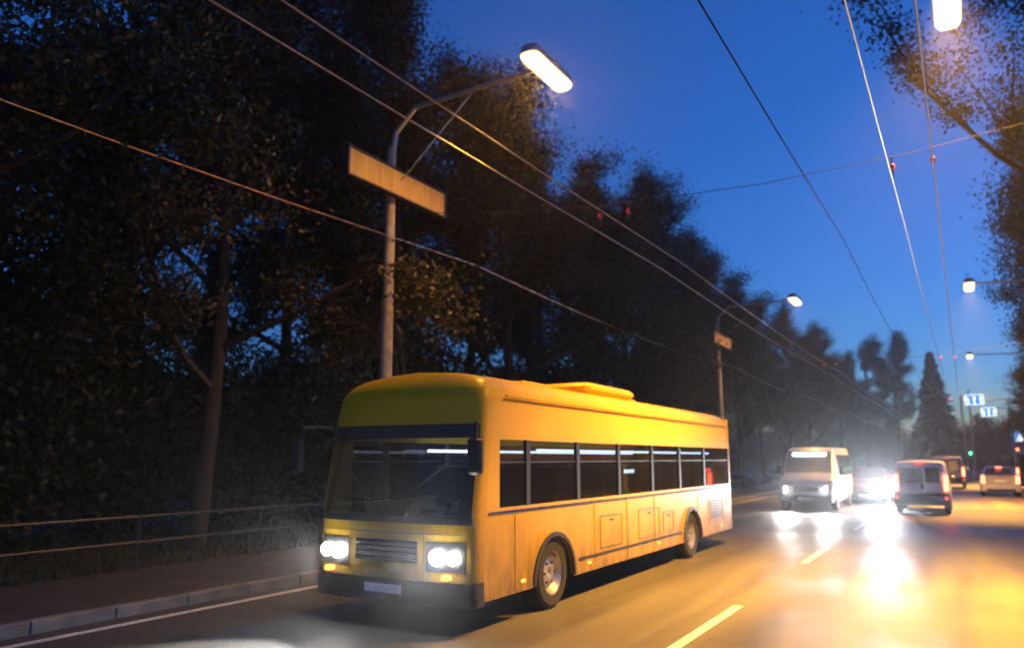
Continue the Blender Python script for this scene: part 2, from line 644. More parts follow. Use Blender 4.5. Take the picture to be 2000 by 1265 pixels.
for i, (x, y, s, sc) in enumerate(back_row):
    tree_thing('wood_tree', s, (f'tall dark tree in the second row behind the left pavement, {ordn[i]} from the camera' if i < 9 else f'tall dark tree in the third row behind the left pavement, {ordn[i - 9]} from the camera' if i < 13 else f'tallest dark tree in the rearmost left row, {ordn[i - 13]} from the camera'), 'tree', (x, y, 0.1), rnd.uniform(0, 6.28), sc, 'taller trees behind the left row')
right_row = [(6.2, 25, T_D, 1.1), (6.6, 42, T_B, 1.45), (6.5, 51, T_A, 1.3), (6.6, 68, T_B, 1.05), (7.2, 82, T_C, 1.0), (7.4, 96, T_B, .7)]
for i, (x, y, s, sc) in enumerate(right_row):
    tree_thing('roadside_tree', s, f'tree with dark branches hanging over the right lane, {ordn[i]} from the camera', 'tree', (x, y, 0.12), 0.7 + 1.9 * i, sc, 'trees along the right pavement')

# undergrowth closing the view below the crowns on the left
def bush_src(seed, r, h, n, leaf):
    rnd = random.Random(seed)
    br, lf = MB(), MB()
    for k in range(14):
        a = rnd.random() * 6.28
        e = Vector((math.cos(a) * r * rnd.uniform(.3, .9), math.sin(a) * r * rnd.uniform(.3, .9), h * rnd.uniform(.5, .95)))
        br.tube([(0, 0, 0), e * .5 + Vector((0, 0, .2)), e], [.05, .03, .008], 4, cap=False)
        for i in range(n // 14):
            t = rnd.uniform(.25, 1.05)
            p = e * t + Vector((rnd.gauss(0, r * .22), rnd.gauss(0, r * .22), rnd.gauss(0, h * .12)))
            p.z = max(.05, p.z)
            u = Vector((rnd.uniform(-1, 1), rnd.uniform(-1, 1), rnd.uniform(-1, 1))).normalized() * leaf * rnd.uniform(.6, 1.3)
            v = u.cross(Vector((rnd.uniform(-1, 1), rnd.uniform(-1, 1), rnd.uniform(-1, 1)))).normalized() * leaf * .55
            lf.add([p - u, p + v, p + u, p - v], [(0, 1, 2, 3)])
    t = br.build('trunk', 'bark')
    c = lf.build('crown', 'leaf')
    res = (t.data, c.data)
    bpy.data.objects.remove(t)
    bpy.data.objects.remove(c)
    return res


BU = bush_src(31, 2.6, 4.6, 36000, .07)
for i in range(15):
    tree_thing('tall_shrub', BU, f'dark shrub under the trees behind the left pavement, {ordn[i]} from the near left', 'shrub',
               (-17.4 + rnd.uniform(-.9, .9), -4 + i * 3.9, .1), rnd.uniform(0, 6), rnd.uniform(1.0, 1.45), 'shrubs behind the left pavement')

far = [(-9.2, 146, T_A, 1.5), (-14, 142, T_B, 1.35), (-20, 141, T_A, 1.3), (-27, 143, T_B, 1.3), (-35, 142, T_A, 1.3)]
for i, (x, y, s, sc) in enumerate(far):
    tree_thing('distant_tree', s, f'hazy dark tree beyond the road end, {ordn[i]} to the left of the tall spruce' if i else 'hazy broad tree just left of the spruce beyond the road end',
               'tree', (x, y, 0), rnd.uniform(0, 6), sc, 'trees closing the road on the left')
farr = [(3.2, 155, T_C, .72), (8, 152, T_A, .62), (13.5, 150, T_B, .58), (19, 149, T_A, .62), (25, 150, T_C, .7), (31, 148, T_B, .6)]
for i, (x, y, s, sc) in enumerate(farr):
    tree_thing('distant_tree', s, f'low dark tree of the far right treeline, {ordn[i]} to the right of the spruce', 'tree', (x, y, 0), rnd.uniform(0, 6), sc, 'low treeline at the far right')

for i in range(17):
    tree_thing('tall_shrub', BU, f'dark shrub closing the view beyond the road end, {ordn[i] if i < 15 else ("sixteenth", "seventeenth")[i - 15]} from the left', 'shrub',
               (-44 + i * 5.3, 152 + rnd.uniform(-3, 3), -.1), rnd.uniform(0, 6), rnd.uniform(1.3, 1.9), 'shrubs beyond the road end')


def spruce_src(seed, h, r0):
    rnd = random.Random(seed)
    br, lf = MB(), MB()
    br.tube([(0, 0, 0), (0, 0, h * .5), (0, 0, h)], [.26, .15, .02], 8, cap=False)
    n = 38
    for k in range(n):
        t = (k + .3) / n
        z = h * (0.10 + 0.88 * t)
        rr = r0 * (1 - t) ** .85 + .15
        m = 9
        for j in range(m):
            a = 2 * math.pi * (j + rnd.random() * .7) / m + k
            L = rr * rnd.uniform(.7, 1.15)
            d = Vector((math.cos(a), math.sin(a), 0))
            pts = [Vector((0, 0, z)), Vector((0, 0, z - .10 * L)) + d * L * .5, Vector((0, 0, z - .30 * L)) + d * L]
            br.tube(pts, [.03, .02, .006], 3, cap=False)
            q = int(14 + L * 22)
            for i in range(q):
                s = (i + rnd.random()) / q
                p = pts[0].lerp(pts[1], s * 2) if s < .5 else pts[1].lerp(pts[2], s * 2 - 1)
                u = (d * .5 + Vector((rnd.uniform(-.8, .8), rnd.uniform(-.8, .8), rnd.uniform(-.7, .1)))).normalized() * rnd.uniform(.25, .6)
                v = u.cross(Vector((rnd.uniform(-1, 1), rnd.uniform(-1, 1), 1))).normalized() * .10
                lf.add([p - v, p + u * .5 - v * 1.6, p + u, p + u * .5 + v * 1.6, p + v], [(0, 1, 2, 3, 4)])
    t = br.build('trunk', 'bark', smooth=True)
    c = lf.build('crown', 'needle')
    res = (t.data, c.data)
    bpy.data.objects.remove(t)
    bpy.data.objects.remove(c)
    return res


SP = spruce_src(21, 20.0, 4.3)
tree_thing('spruce_tree', SP, 'tall pointed spruce silhouetted against the dusk sky at the road end', 'spruce', (-3.6, 142, 0), .4, 0.98)
tree_thing('spruce_tree', SP, 'small spruce half hidden left of the tall pointed spruce', 'spruce', (-17.0, 150, 0), 1.4, 1.0)

# rough grass on the verges
rnd = random.Random(8)
gb = MB()
for i in range(9000):
    y = -2 + 75 * rnd.random() ** 1.6
    x = -11.9 - 6 * rnd.random() ** 1.4
    h = rnd.uniform(.08, .28)
    a = rnd.random() * 6.28
    dx, dy = math.cos(a) * .02, math.sin(a) * .02
    lx, ly = rnd.uniform(-.08, .08), rnd.uniform(-.08, .08)
    gb.add([(x - dx, y - dy, .1), (x + dx, y + dy, .1), (x + lx, y + ly, .1 + h)], [(0, 1, 2)])
tag(gb.build('grass', 'grass'), 'rough dark grass under the trees behind the left pavement', 'grass', kind='stuff')

# ------------------------------------------------------------------ street lamps
def make_lamp(side, px, lx, y, label, h=9.0, power=680):
    root = empty('street_lamp', (px, y, 0.12))
    tag(root, label, 'street lamp', 'street lamps over the road')
    s = 1 if lx > px else -1
    dx = lx - px
    MB().tube([(0, 0, 0), (0, 0, 4.5), (0, 0, 8.2)], [.15, .12, .09], 14).build('pole', 'concrete', root, True)
    MB().lathe_z([(0, .24), (.25, .24), (.32, .17)], 14).build('base_collar', 'concrete', root, True)
    zt = h + .10 - .12
    MB().tube([(0, 0, 7.9), (s * .1, 0, 8.5), (s * .6, 0, 8.95), (dx * .5, 0, zt), (dx + s * .1, 0, zt + .06)], [.06, .055, .05, .045, .04], 8).build('arm', 'steel', root, True)
    MB().tube([(s * .02, 0, 7.2), (dx * .55, 0, zt - .03)], .012, 5).build('brace', 'steel', root, True)
    # luminaire: a long twin-lamp head lying along the road
    hl, hw = .80, .2
    out = [(-hw, -hl, .16), (hw, -hl, .16), (hw, hl, .16), (-hw, hl, .16)]

    def ring(k, z):
        return [(dx + x * k, yy * (1 - (1 - k) * .35), z) for x, yy in fillet(out, 5)]
    hd = MB().loft([ring(.55, zt + .20), ring(.85, zt + .14), ring(1, zt + .04), ring(1.03, zt - .03)]).build('lamp_head', 'steel', root, True)
    MB().loft([ring(.93, zt - .032), ring(.93, zt - .07), ring(.75, zt - .13), ring(.4, zt - .155)]).build('lens', 'lamp', hd, True)
    lamp_light('sodium_light', 'AREA', (dx, 0, zt - .18), (0, 0, 0), power, (1.0, 0.46, 0.045), root, shape='RECTANGLE', size=.4, size_y=1.5, spread=R(150) if side == 'L' else R(104))
    return root


PL, PR = -9.85, 5.6
make_lamp('L', PL, -6.17, 11.93, 'nearest left lamp post with its glowing head above the yellow bus', power=62)
make_lamp('L', PL, -6.18, 36.7, 'second left lamp post, small bright head among the dark tree tops', power=62)
make_lamp('R', PR, 0.42, -9.5, 'concrete lamp post on the right pavement behind the viewpoint')
make_lamp('R', PR, 0.38, 13.2, 'nearest right lamp post, its big glowing head cut by the picture top')
make_lamp('R', PR, 0.77, 37.2, 'second right lamp post with a long arm over the lane')
make_lamp('R', PR, 0.91, 63.5, 'third right lamp post, small round glow above the blue lane signs')

# horizontal panels fixed near the top of the left posts
for y, lab in ((11.93, 'long ochre panel on the nearest left lamp post above the yellow bus'), (36.7, 'ochre panel on the second left lamp post among dark trees')):
    p = empty('signboard', (PL + .16, y, 7.2))
    tag(p, lab, 'signboard', 'ochre panels on the left lamp posts')
    MB().box(0.03, .11, -1.55, 1.55, 0, .52, .015).build('board', 'ochre', p)
    f = MB()
    f.box(.0, .13, -1.60, -1.555, -.03, .55).box(.0, .13, 1.555, 1.60, -.03, .55).box(.0, .128, -1.555, 1.555, .523, .55).box(.0, .128, -1.555, 1.555, -.03, -.003)
    f.build('frame', 'darksteel', p)
    for z in (.1, .42):
        MB().box(-.06, .03, -.05, .05, z - .02, z + .02).build('bracket', 'steel', p)

# ------------------------------------------------------------------ overhead wires
def wire(name, x, z, y0, y1, r, m, label, cat, group=None, sag=.12, step=24.0, y_ref=14.6):
    pts = []
    y = y0
    while y <= y1 + .01:
        t = ((y - y_ref) / step) % 1.0
        pts.append((x, y, z - sag * 4 * t * (1 - t)))
        y += 3
    o = MB().tube(pts, r, 6).build(name, m, None, True)
    return tag(o, label, cat, group)


g = 'trolley wires over the road'
wire('trolley_wire', -0.55, 5.85, -6, 127, .011, 'wire', 'left bright contact wire of the pair above the middle lane', 'wire', g)
wire('trolley_wire', -0.03, 5.85, -6, 127, .011, 'wire', 'right bright contact wire of the pair above the middle lane', 'wire', g)
wire('trolley_wire', -5.15, 5.80, -6, 127, .011, 'wire', 'left contact wire of the pair above the oncoming lane', 'wire', g)
wire('trolley_wire', -4.63, 5.80, -6, 127, .011, 'wire', 'right contact wire of the pair above the oncoming lane', 'wire', g)
tag(wire('power_cable', -1.6, 5.9, -6, 127, .009, 'cable', None, None, sag=.25), 'single dark cable crossing the open blue sky', 'cable')
wire('power_cable', -9.7, 6.45, -6, 127, .012, 'wire', 'thin amber-lit cable strung along the left lamp posts', 'cable', sag=.3)

for y, lab in ((11.93, 'cross-span wire between the nearest pair of lamp posts'), (37.0, 'cross-span wire between the second pair of lamp posts'), (63.5, 'cross-span wire beside the third right lamp'), (88, 'cross-span wire over the traffic island')):
    sp = empty('span_wire', (0, y, 0))
    tag(sp, lab, 'span wire', 'cross-span wires carrying the trolley wires')
    MB().tube([(PL, 0, 6.9), (-7, 0, 6.42), (-4.9, 0, 6.22), (-2.4, 0, 6.14), (-.3, 0, 6.22), (3, 0, 6.55), (PR, 0, 6.9)], .006, 5).build('cable', 'cable', sp, True)
    for x in (-5.15, -4.63, -.55, -.03):
        MB().tube([(x, 0, 5.87), (x, 0, 6.2)], .014, 6).build('hanger', 'darksteel', sp, True)
        MB().lathe_z([(6.02, .02), (6.03, .035), (6.09, .035), (6.10, .02)], 8, x, 0).build('insulator', 'red_insul', sp, True)

# ------------------------------------------------------------------ vehicle helpers
def wheel(parent, x, y, r=.33, wd=.2, side=1, name='wheel'):
    t = MB().lathe_x([(-wd / 2, r * .62), (-wd / 2, r * .9), (-wd * .38, r), (wd * .38, r), (wd / 2, r * .9), (wd / 2, r * .62)], 28).build('wheel', 'rubber', parent, True)
    t.location = (x, y, r)
    s = side
    e = s * wd / 2
    rm = MB().lathe_x([(e * .2, .001), (e * .55, r * .12), (e * .62, r * .2), (e * .35, r * .45), (e * .85, r * .6), (e * .9, r * .63), (0, r * .63)], 28).build('rim', 'rim', t, True)
    nuts = MB()
    for k in range(6):
        a = k * math.pi / 3
        nuts.box(e * .5 - .012, e * .5 + .02, r * .3 * math.cos(a) - .012, r * .3 * math.cos(a) + .012, r * .3 * math.sin(a) - .012, r * .3 * math.sin(a) + .012)
    nuts.build('hub_nuts', 'darksteel', t)
    return t


def ring_at(y, zb, zs, zm, zt, wb, wm, wt, crown=.05):
    """closed body section at station y: floor zb, sill zs, belt zm, roof zt with half widths"""
    pts = [(-wb * .92, zb, .05), (wb * .92, zb, .05), (wb, zs, .08), (wm, zm, .12), (wt, zt, .14), (0, zt + crown, .5), (-wt, zt, .14), (-wm, zm, .12), (-wb, zs, .08)]
    return [(x, y, z) for x, z in fillet(pts, 4)]


def plate_quad(name, m, parent, corners, th=.01):
    """a thin solid panel from four corners (counter-clockwise seen from outside)"""
    c = [Vector(p) for p in corners]
    n = (c[1] - c[0]).cross(c[3] - c[0]).normalized() * th
    mb = MB()
    mb.loft([[p for p in c], [p + n for p in c]])
    return mb.build(name, m, parent)


def rounded(name, m, parent, x0, x1, z0, z1, y0, y1, r=.06):
    return MB().prism(fillet([(x0, z0, r), (x1, z0, r), (x1, z1, r), (x0, z1, r)], 4), 'y', y0, y1).build(name, m, parent, True)


def headlight_beam(parent, x, y, z, energy, col, rotz=0, tilt=2.5, size=80, blend=.6):
    return lamp_light('headlight_beam', 'SPOT', (x, y, z), (R(-90 + tilt) if False else R(90 - tilt), 0, R(180) + rotz), energy, col, parent,
                      spot_size=R(size), spot_blend=blend, shadow_soft_size=.07)

# ------------------------------------------------------------------ yellow bus
def make_bus(loc):
    B = empty('yellow_bus', loc)
    tag(B, 'yellow city bus with lit headlights coming towards the viewer in the oncoming lane', 'bus')
    W, L = 1.15, 10.8
    yf = .30                       # where the side walls begin behind the curved nose
    axles = (2.0, 7.9)
    prof = [(W, 2.16), (W - .005, 2.34), (W - .03, 2.58), (W - .075, 2.72), (W - .16, 2.82), (W - .32, 2.89), (W - .6, 2.935), (0, 2.96)]

    def wz(z):
        if z <= prof[0][1]:
            return 1.0
        for a, c in zip(prof, prof[1:]):
            if z <= c[1]:
                return (a[0] + (c[0] - a[0]) * (z - a[1]) / (c[1] - a[1])) / W
        return 0.0

    # nose: curved panels
    def nose_y(x, z):
        t = abs(x) / W
        base = yf * (1 - max(0.0, 1 - min(1, t) ** 3.6) ** (1 / 3.6))
        if z > 1.2:
            base += (z - 1.2) * .16
        if z > 2.6:
            base += (z - 2.6) ** 2 * 2.2
        return base - .02

    def nose(z0, z1, wx=W, off=0.0, x0=None, x1=None, nu=40, nv=10):
        a, b = (-wx if x0 is None else x0), (wx if x1 is None else x1)
        ta, tb = math.asin(max(-1, min(1, a / W))), math.asin(max(-1, min(1, b / W)))

        def fn(u, v):
            x = W * math.sin(ta + (tb - ta) * u)
            z = z0 + (z1 - z0) * v
            return (x * wz(z) * (1 + off / W * .6), nose_y(x, z) - off, z)
        return MB().grid(fn, nu, nv)
    # side walls, lower skirt with wheel arches
    for s in (-1, 1):
        out = [(yf - .02, .34)]
        for a in axles:
            out += [(a - .56, .34)]
            out += [(a - .56 * math.cos(k * math.pi / 10), .34 + .02 + .56 * math.sin(k * math.pi / 10)) for k in range(0, 11)]
            out += [(a + .56, .34)]
        out += [(L, .34), (L, 1.33), (yf, 1.33), (yf - .02, 1.20)]
        x0, x1 = (W - .05, W) if s > 0 else (-W, -W + .05)
        sk = MB().prism(out, 'x', x0, x1).build('side_panel', 'yellow', B)
        # skirt trim and seams
        e = s * W
        for z in (.52, 1.26):
            MB().box(min(e, e + s * .012), max(e, e + s * .012), axles[0] + .7 if z < 1 else yf + .05, axles[1] - .7 if z < 1 else L - .05, z, z + .035, .004).build('trim_strip', 'black' if z < 1 else 'chrome', sk)
        for yy in (.95, 3.25, 4.5, 5.75, 8.3):
            MB().box(min(e, e + s * .004), max(e, e + s * .004), yy, yy + .008, .37, 1.24).build('panel_seam', 'black', sk)
        for yy, z0, z1, dy in ((3.45, .60, 1.05, .85), (5.0, .60, 1.05, 1.0), (6.2, .62, .95, .55), (9.0, .58, 1.10, 1.1)):
            fl = MB()
            x0, x1 = min(e, e + s * .005), max(e, e + s * .005)
            fl.box(x0, x1, yy, yy + dy, z0, z0 + .01).box(x0, x1, yy, yy + dy, z1, z1 + .01).box(x0, x1, yy, yy + .01, z0 + .01, z1).box(x0, x1, yy + dy - .01, yy + dy, z0 + .01, z1)
            hf = fl.build('service_flap', 'black', sk)
            MB().box(min(e, e + s * .012), max(e, e + s * .012), yy + dy * .45, yy + dy * .45 + .10, z1 - .07, z1 - .045, .003).build('flap_latch', 'darksteel', hf)
        vent = MB()
        for k in range(7):
            vent.box(min(e, e + s * .014), max(e, e + s * .014), 9.15, 9.95, .66 + k * .055, .685 + k * .055)
        vent.build('engine_vent', 'black', sk)
        for yy in (1.1, 3.0, 5.9, 9.9):
            MB().box(min(e, e + s * .016), max(e, e + s * .016), yy, yy + .09, .44, .475, .004).build('side_marker', 'amber', sk)
        for a in axles:
            arch = [(a - .60 * math.cos(k * math.pi / 14), .36 + .60 * math.sin(k * math.pi / 14)) for k in range(15)]
            arch += [(a - .545 * math.cos(k * math.pi / 14), .36 + .545 * math.sin(k * math.pi / 14)) for k in reversed(range(15))]
            MB().prism(arch, 'x', min(e, e + s * .02), max(e, e + s * .02)).build('wheel_arch', 'black', sk)
        # upper fascia (leans in slightly) and curved roof edge, one continuous panel
        def up(u, v, s=s):
            f = v * (len(prof) - 1)
            i = min(int(f), len(prof) - 2)
            a, b = prof[i], prof[i + 1]
            x = a[0] + (b[0] - a[0]) * (f - i)
            z = a[1] + (b[1] - a[1]) * (f - i)
            y0 = nose_y(W, z)
            return (s * x, y0 + (L - y0) * (u if s > 0 else 1 - u), z)
        MB().grid(up, 16, 21).build('roof_side', 'yellow', B, True, 60)
        MB().box(min(e - s * .05, e - s * .004), max(e - s * .05, e - s * .004), yf + .18, L, 2.12, 2.30).build('cant_rail', 'yellow', B)
        MB().box(min(e - s * .02, e + s * .02), max(e - s * .02, e + s * .02), yf + .45, L - .02, 2.625, 2.65, .006).build('gutter', 'yellow', B)
        # pillars and panes
        ed = [yf, 1.3, 2.75, 4.25, 5.75, 7.25, 8.85, L]
        MB().prism([(nose_y(W, 1.33), 1.33), (yf + .30, 1.33), (yf + .30, 2.16), (nose_y(W, 2.16), 2.16)], 'x', min(e - s * .05, e), max(e - s * .05, e)).build('front_quarter', 'yellow', B)
        for i, yy in enumerate(ed):
            if i == 0:
                continue
            hw = .05 if 0 < i < len(ed) - 1 else .07
            MB().box(min(e - s * .05, e - s * .003), max(e - s * .05, e - s * .003), max(yf, yy - hw), min(L, yy + hw), 1.33, 2.12).build('window_pillar', 'black', B)
        for i in range(len(ed) - 1):
            y0, y1 = ed[i] + (.05 if i else .31), ed[i + 1] - .05
            pn = MB().prism(fillet([(y0, 1.34, .06), (y1, 1.34, .06), (y1, 2.11, .06), (y0, 2.11, .06)], 4), 'x', min(e - s * .03, e - s * .022), max(e - s * .03, e - s * .022)).build('side_window', 'pane', B)
            MB().box(min(e - s * .034, e - s * .012), max(e - s * .034, e - s * .012), y0, y1, 1.84, 1.862).build('window_bar', 'black', pn)
        for a in axles:
            wheel(B, s * (W - .16), a, .44, .26, s)
    low = nose(.36, 1.20).build('front_panel', 'yellow', B, True)
    nose(.30, .56, W * 1.005, .03).build('bumper', 'black', B, True)
    nose(.74, .98, .45, .008, nv=4).build('grille', 'black', low, True)
    for z in (.78, .84, .90, .955):
        nose(z, z + .014, .44, .016, nv=1).build('grille_bar', 'chrome', low, True)
    nose(.40, .50, .26, .042, nv=1).build('number_plate', 'plate', B, True)
    ws = nose(1.20, 2.28, W * .955, .0).build('windscreen', 'pane', B, True)
    nose(2.13, 2.29, W * .955, .006, nv=3).build('sun_band', 'black', ws, True)
    nose(1.17, 1.25, W * .955, .006, nv=2).build('lower_seal', 'black', ws, True)
    MB().box(-.018, .018, nose_y(0, 1.75) - .10, nose_y(0, 1.75) - .086, 1.22, 1.26).build('wiper_hub', 'black', ws)
    for s in (-1, 1):
        MB().tube([(s * .25, nose_y(.2, 1.24) - .03, 1.22), (s * .45, nose_y(.4, 1.6) - .03, 1.6), (s * .78, nose_y(.75, 1.85) - .025, 1.85)], .010, 5).build('wiper', 'black', ws)
        # A-pillars
        nose(1.18, 2.30, x0=s * W * .945 if s > 0 else -W, x1=W if s > 0 else -W * .945, off=.006, nu=4).build('front_pillar', 'yellow', B, True)
    head = nose(2.28, 2.9595, nv=24).build('front_header', 'yellow', B, True, 60)
    # headlights
    for s in (-1, 1):
        x = s * .80
        bez = nose(.66, .98, x0=x - .24, x1=x + .24, off=.006, nu=8, nv=4).build('headlight', 'black', B, True)
        for dx2, r in ((-.08, .085), (.12, .075)):
            cx = x + s * dx2
            cy = nose_y(cx, .8) - .05
            ln = MB()
            ln.loft([[(cx + r * q * math.cos(k * math.pi / 9), cy + dy, .82 + r * q * math.sin(k * math.pi / 9)) for k in range(18)] for q, dy in ((1, .03), (1, .0), (.7, -.018), (.2, -.026))])
            ln.build('headlight_lens', 'head', bez, True)
        MB().prism(fillet([(x + s * .05 - .05, .585, .02), (x + s * .05 + .05, .585, .02), (x + s * .05 + .05, .64, .02), (x + s * .05 - .05, .64, .02)], 3), 'y', nose_y(x, .6) - .06, nose_y(x, .6)).build('indicator', 'amber', B, True)
        headlight_beam(B, x, -.16, .82, 110, (1, .97, .93), rotz=R(6), tilt=5)
        # mirrors
        MB().tube([(s * (W - .06), .22, 2.3), (s * (W + .14), -.12, 2.28), (s * (W + .16), -.16, 2.12)], .016, 6).build('mirror_arm', 'black', B, True)
        MB().box(s * (W + .16) - .09, s * (W + .16) + .09, -.22, -.12, 1.72, 2.12, .03).build('mirror', 'black', B, True)
    # rear end
    rp = MB().box(-W, W, L, L + .06, .36, 2.78, .02).build('rear_panel', 'yellow', B)
    rounded('rear_window', 'darkpane', rp, -.95, .95, 1.45, 2.2, L + .062, L + .07, .08)
    for s in (-1, 1):
        rounded('tail_light', 'tail', rp, s * 1.0 - .07, s * 1.0 + .07, .85, 1.2, L + .062, L + .085, .03)
        MB().box(min(s * W, s * (W + .014)), max(s * W, s * (W + .014)), L - .30, L - .12, .92, 1.0, .005).build('side_marker', 'tail', B)
    # roof hatch
    for yy in (2.6, 6.4):
        MB().box(-.35, .35, yy, yy + .7, 2.955, 3.02, .02).build('roof_hatch', 'yellow', B)
    MB().box(-.75, .75, 4.0, 6.0, 2.93, 3.10, .06).build('roof_unit', 'yellow', B, True)
    # inside
    for s in (-1, 1):
        MB().box(min(s * (W - .085), s * (W - .055)), max(s * (W - .085), s * (W - .055)), .62, L - .03, .66, 1.325).build('inner_lining', 'floor', B)
    nose(1.06, 1.068, .98, .004, nv=1).build('front_seam', 'black', low, True)
    for s in (-1, 1):
        nose(.60, 1.06, x0=s * .53 - .004, x1=s * .53 + .004, off=.004, nu=2, nv=3).build('front_seam', 'black', low, True)
    MB().box(-W + .06, W - .06, .35, L - .02, .62, .66).build('cabin_floor', 'floor', B)
    MB().box(-W + .08, W - .08, .5, L - .02, 2.42, 2.45).build('cabin_ceiling', 'inner', B)
    for x in (-.90, .90):
        MB().box(x - .025, x + .025, 2.0, L - .8, 1.985, 2.02, .006).build('luggage_rail_light', 'tube', B)
    MB().box(-W + .07, W - .07, .36, .62, .66, 1.22, .04).build('dashboard', 'black', B)
    sr = None
    for k in range(8):
        for x in (-.78, -.34, .34, .78):
            yy = 1.9 + k * .86
            if sr is None:
                sr = MB()
                sr.box(-.2, .2, 0, .42, .42, .52, .03).box(-.2, .2, .38, .48, .5, 1.14, .03).box(-.03, .03, .1, .35, 0, .42)
                sr = sr.build('passenger_seat', 'seat', B, True)
                c = sr
            else:
                c = sr.copy()
                COL.objects.link(c)
                c.parent = B
            c.location = (x, yy, .66)
    MB().box(-.30 + .55, .30 + .55, 1.0, 1.12, .9, 1.75, .04).build('driver_seat', 'seat', B, True)
    sw = [(.55 + .21 * math.cos(k * math.pi / 12), .72 + .12 * math.sin(k * math.pi / 12), 1.28 + .15 * math.sin(k * math.pi / 12)) for k in range(25)]
    MB().tube(sw, .015, 6).build('steering_wheel', 'black', B, True)
    MB().box(W - .036, W - .034, 4.5, 4.95, 1.66, 1.72).build('side_display', 'display', B)
    MB().box(W - .036, W - .034, 8.9, 9.4, 1.62, 1.69).build('side_display', 'reddot', B)
    return B


make_bus((-5.85, 7.2, 0))

# ------------------------------------------------------------------ oncoming white minibus
def make_minibus(loc):
    B = empty('white_minibus', loc)
    tag(B, 'white minibus with lit windscreen and headlights following behind the yellow bus', 'minibus')
    st = [(0, .30, .5, .95, 1.0, .80, .88, .78), (.10, .28, .5, 1.0, 1.12, .93, .97, .86), (.75, .26, .5, 1.1, 1.30, .98, 1.0, .90), (1.45, .26, .5, 1.15, 2.15, .98, 1.0, .86), (1.9, .26, .5, 1.15, 2.30, .98, 1.0, .86),
          (5.4, .26, .5, 1.15, 2.30, .98, 1.0, .86), (5.6, .30, .5, 1.15, 2.2, .95, .97, .83)]
    MB().loft([ring_at(*s) for s in st]).build('body', 'cream', B, True, 40)
    # windscreen lying on the slope between the second and third cab stations
    def wsf(u, v):
        x = (-1 + 2 * u) * (.84 - .04 * v)
        y = .78 + (1.43 - .78) * v
        z = 1.34 + (2.14 - 1.34) * v
        return (x, y - .02 + .05 * (2 * u - 1) ** 2 - .03, z + .02)
    ws = MB().grid(wsf, 12, 6).build('windscreen', 'darkpane', B, True)
    MB().grid(lambda u, v: (lambda p: (p[0], p[1] - .012, p[2] + .01))(wsf(.12 + .76 * u, .76 + .16 * v)), 10, 2).build('windscreen_display', emit('route_display', (.7, .92, 1.0), 1.2), ws, True)
    for s in (-1, 1):
        for y0, y1 in ((1.75, 2.7), (2.8, 4.0), (4.1, 5.3)):
            plate_quad('side_window', 'darkpane', B, [(s * 1.0, y0, 1.25), (s * 1.0, y1, 1.25), (s * .90, y1, 2.02), (s * .90, y0, 2.02)] if s > 0 else [(s * 1.0, y1, 1.25), (s * 1.0, y0, 1.25), (s * .90, y0, 2.02), (s * .90, y1, 2.02)], .012)
        h = MB().loft([[(s * .70 + .14 * q * math.cos(k * math.pi / 9), -.0 + dy + .06 * abs(math.cos(k * math.pi / 9)), .76 + .10 * q * math.sin(k * math.pi / 9)) for k in range(18)] for q, dy in ((1, .08), (1, -.01), (.6, -.035), (.1, -.04))]).build('headlight', 'head', B, True)
        headlight_beam(B, s * .70, -.10, .76, 80, (1, .96, .92), tilt=2.4, rotz=R(6))
        wheel(B, s * .86, 1.0, .34, .22, s)
        wheel(B, s * .86, 4.5, .34, .22, s)
        MB().box(s * 1.12 - .08, s * 1.12 + .08, 1.2, 1.3, 1.3, 1.65, .03).build('mirror', 'black', B, True)
        MB().tube([(s * .97, 1.35, 1.4), (s * 1.1, 1.25, 1.42)], .02, 6).build('mirror_arm', 'black', B)
    MB().box(-.92, .92, -.08, .10, .30, .56, .04).build('bumper', 'black', B, True)
    MB().box(-.45, .45, -.03, .02, .68, .86, .02).build('grille', 'black', B)
    MB().box(-.26, .26, -.095, -.083, .38, .49).build('number_plate', 'plate', B)
    return B


make_minibus((-5.2, 30.5, 0))


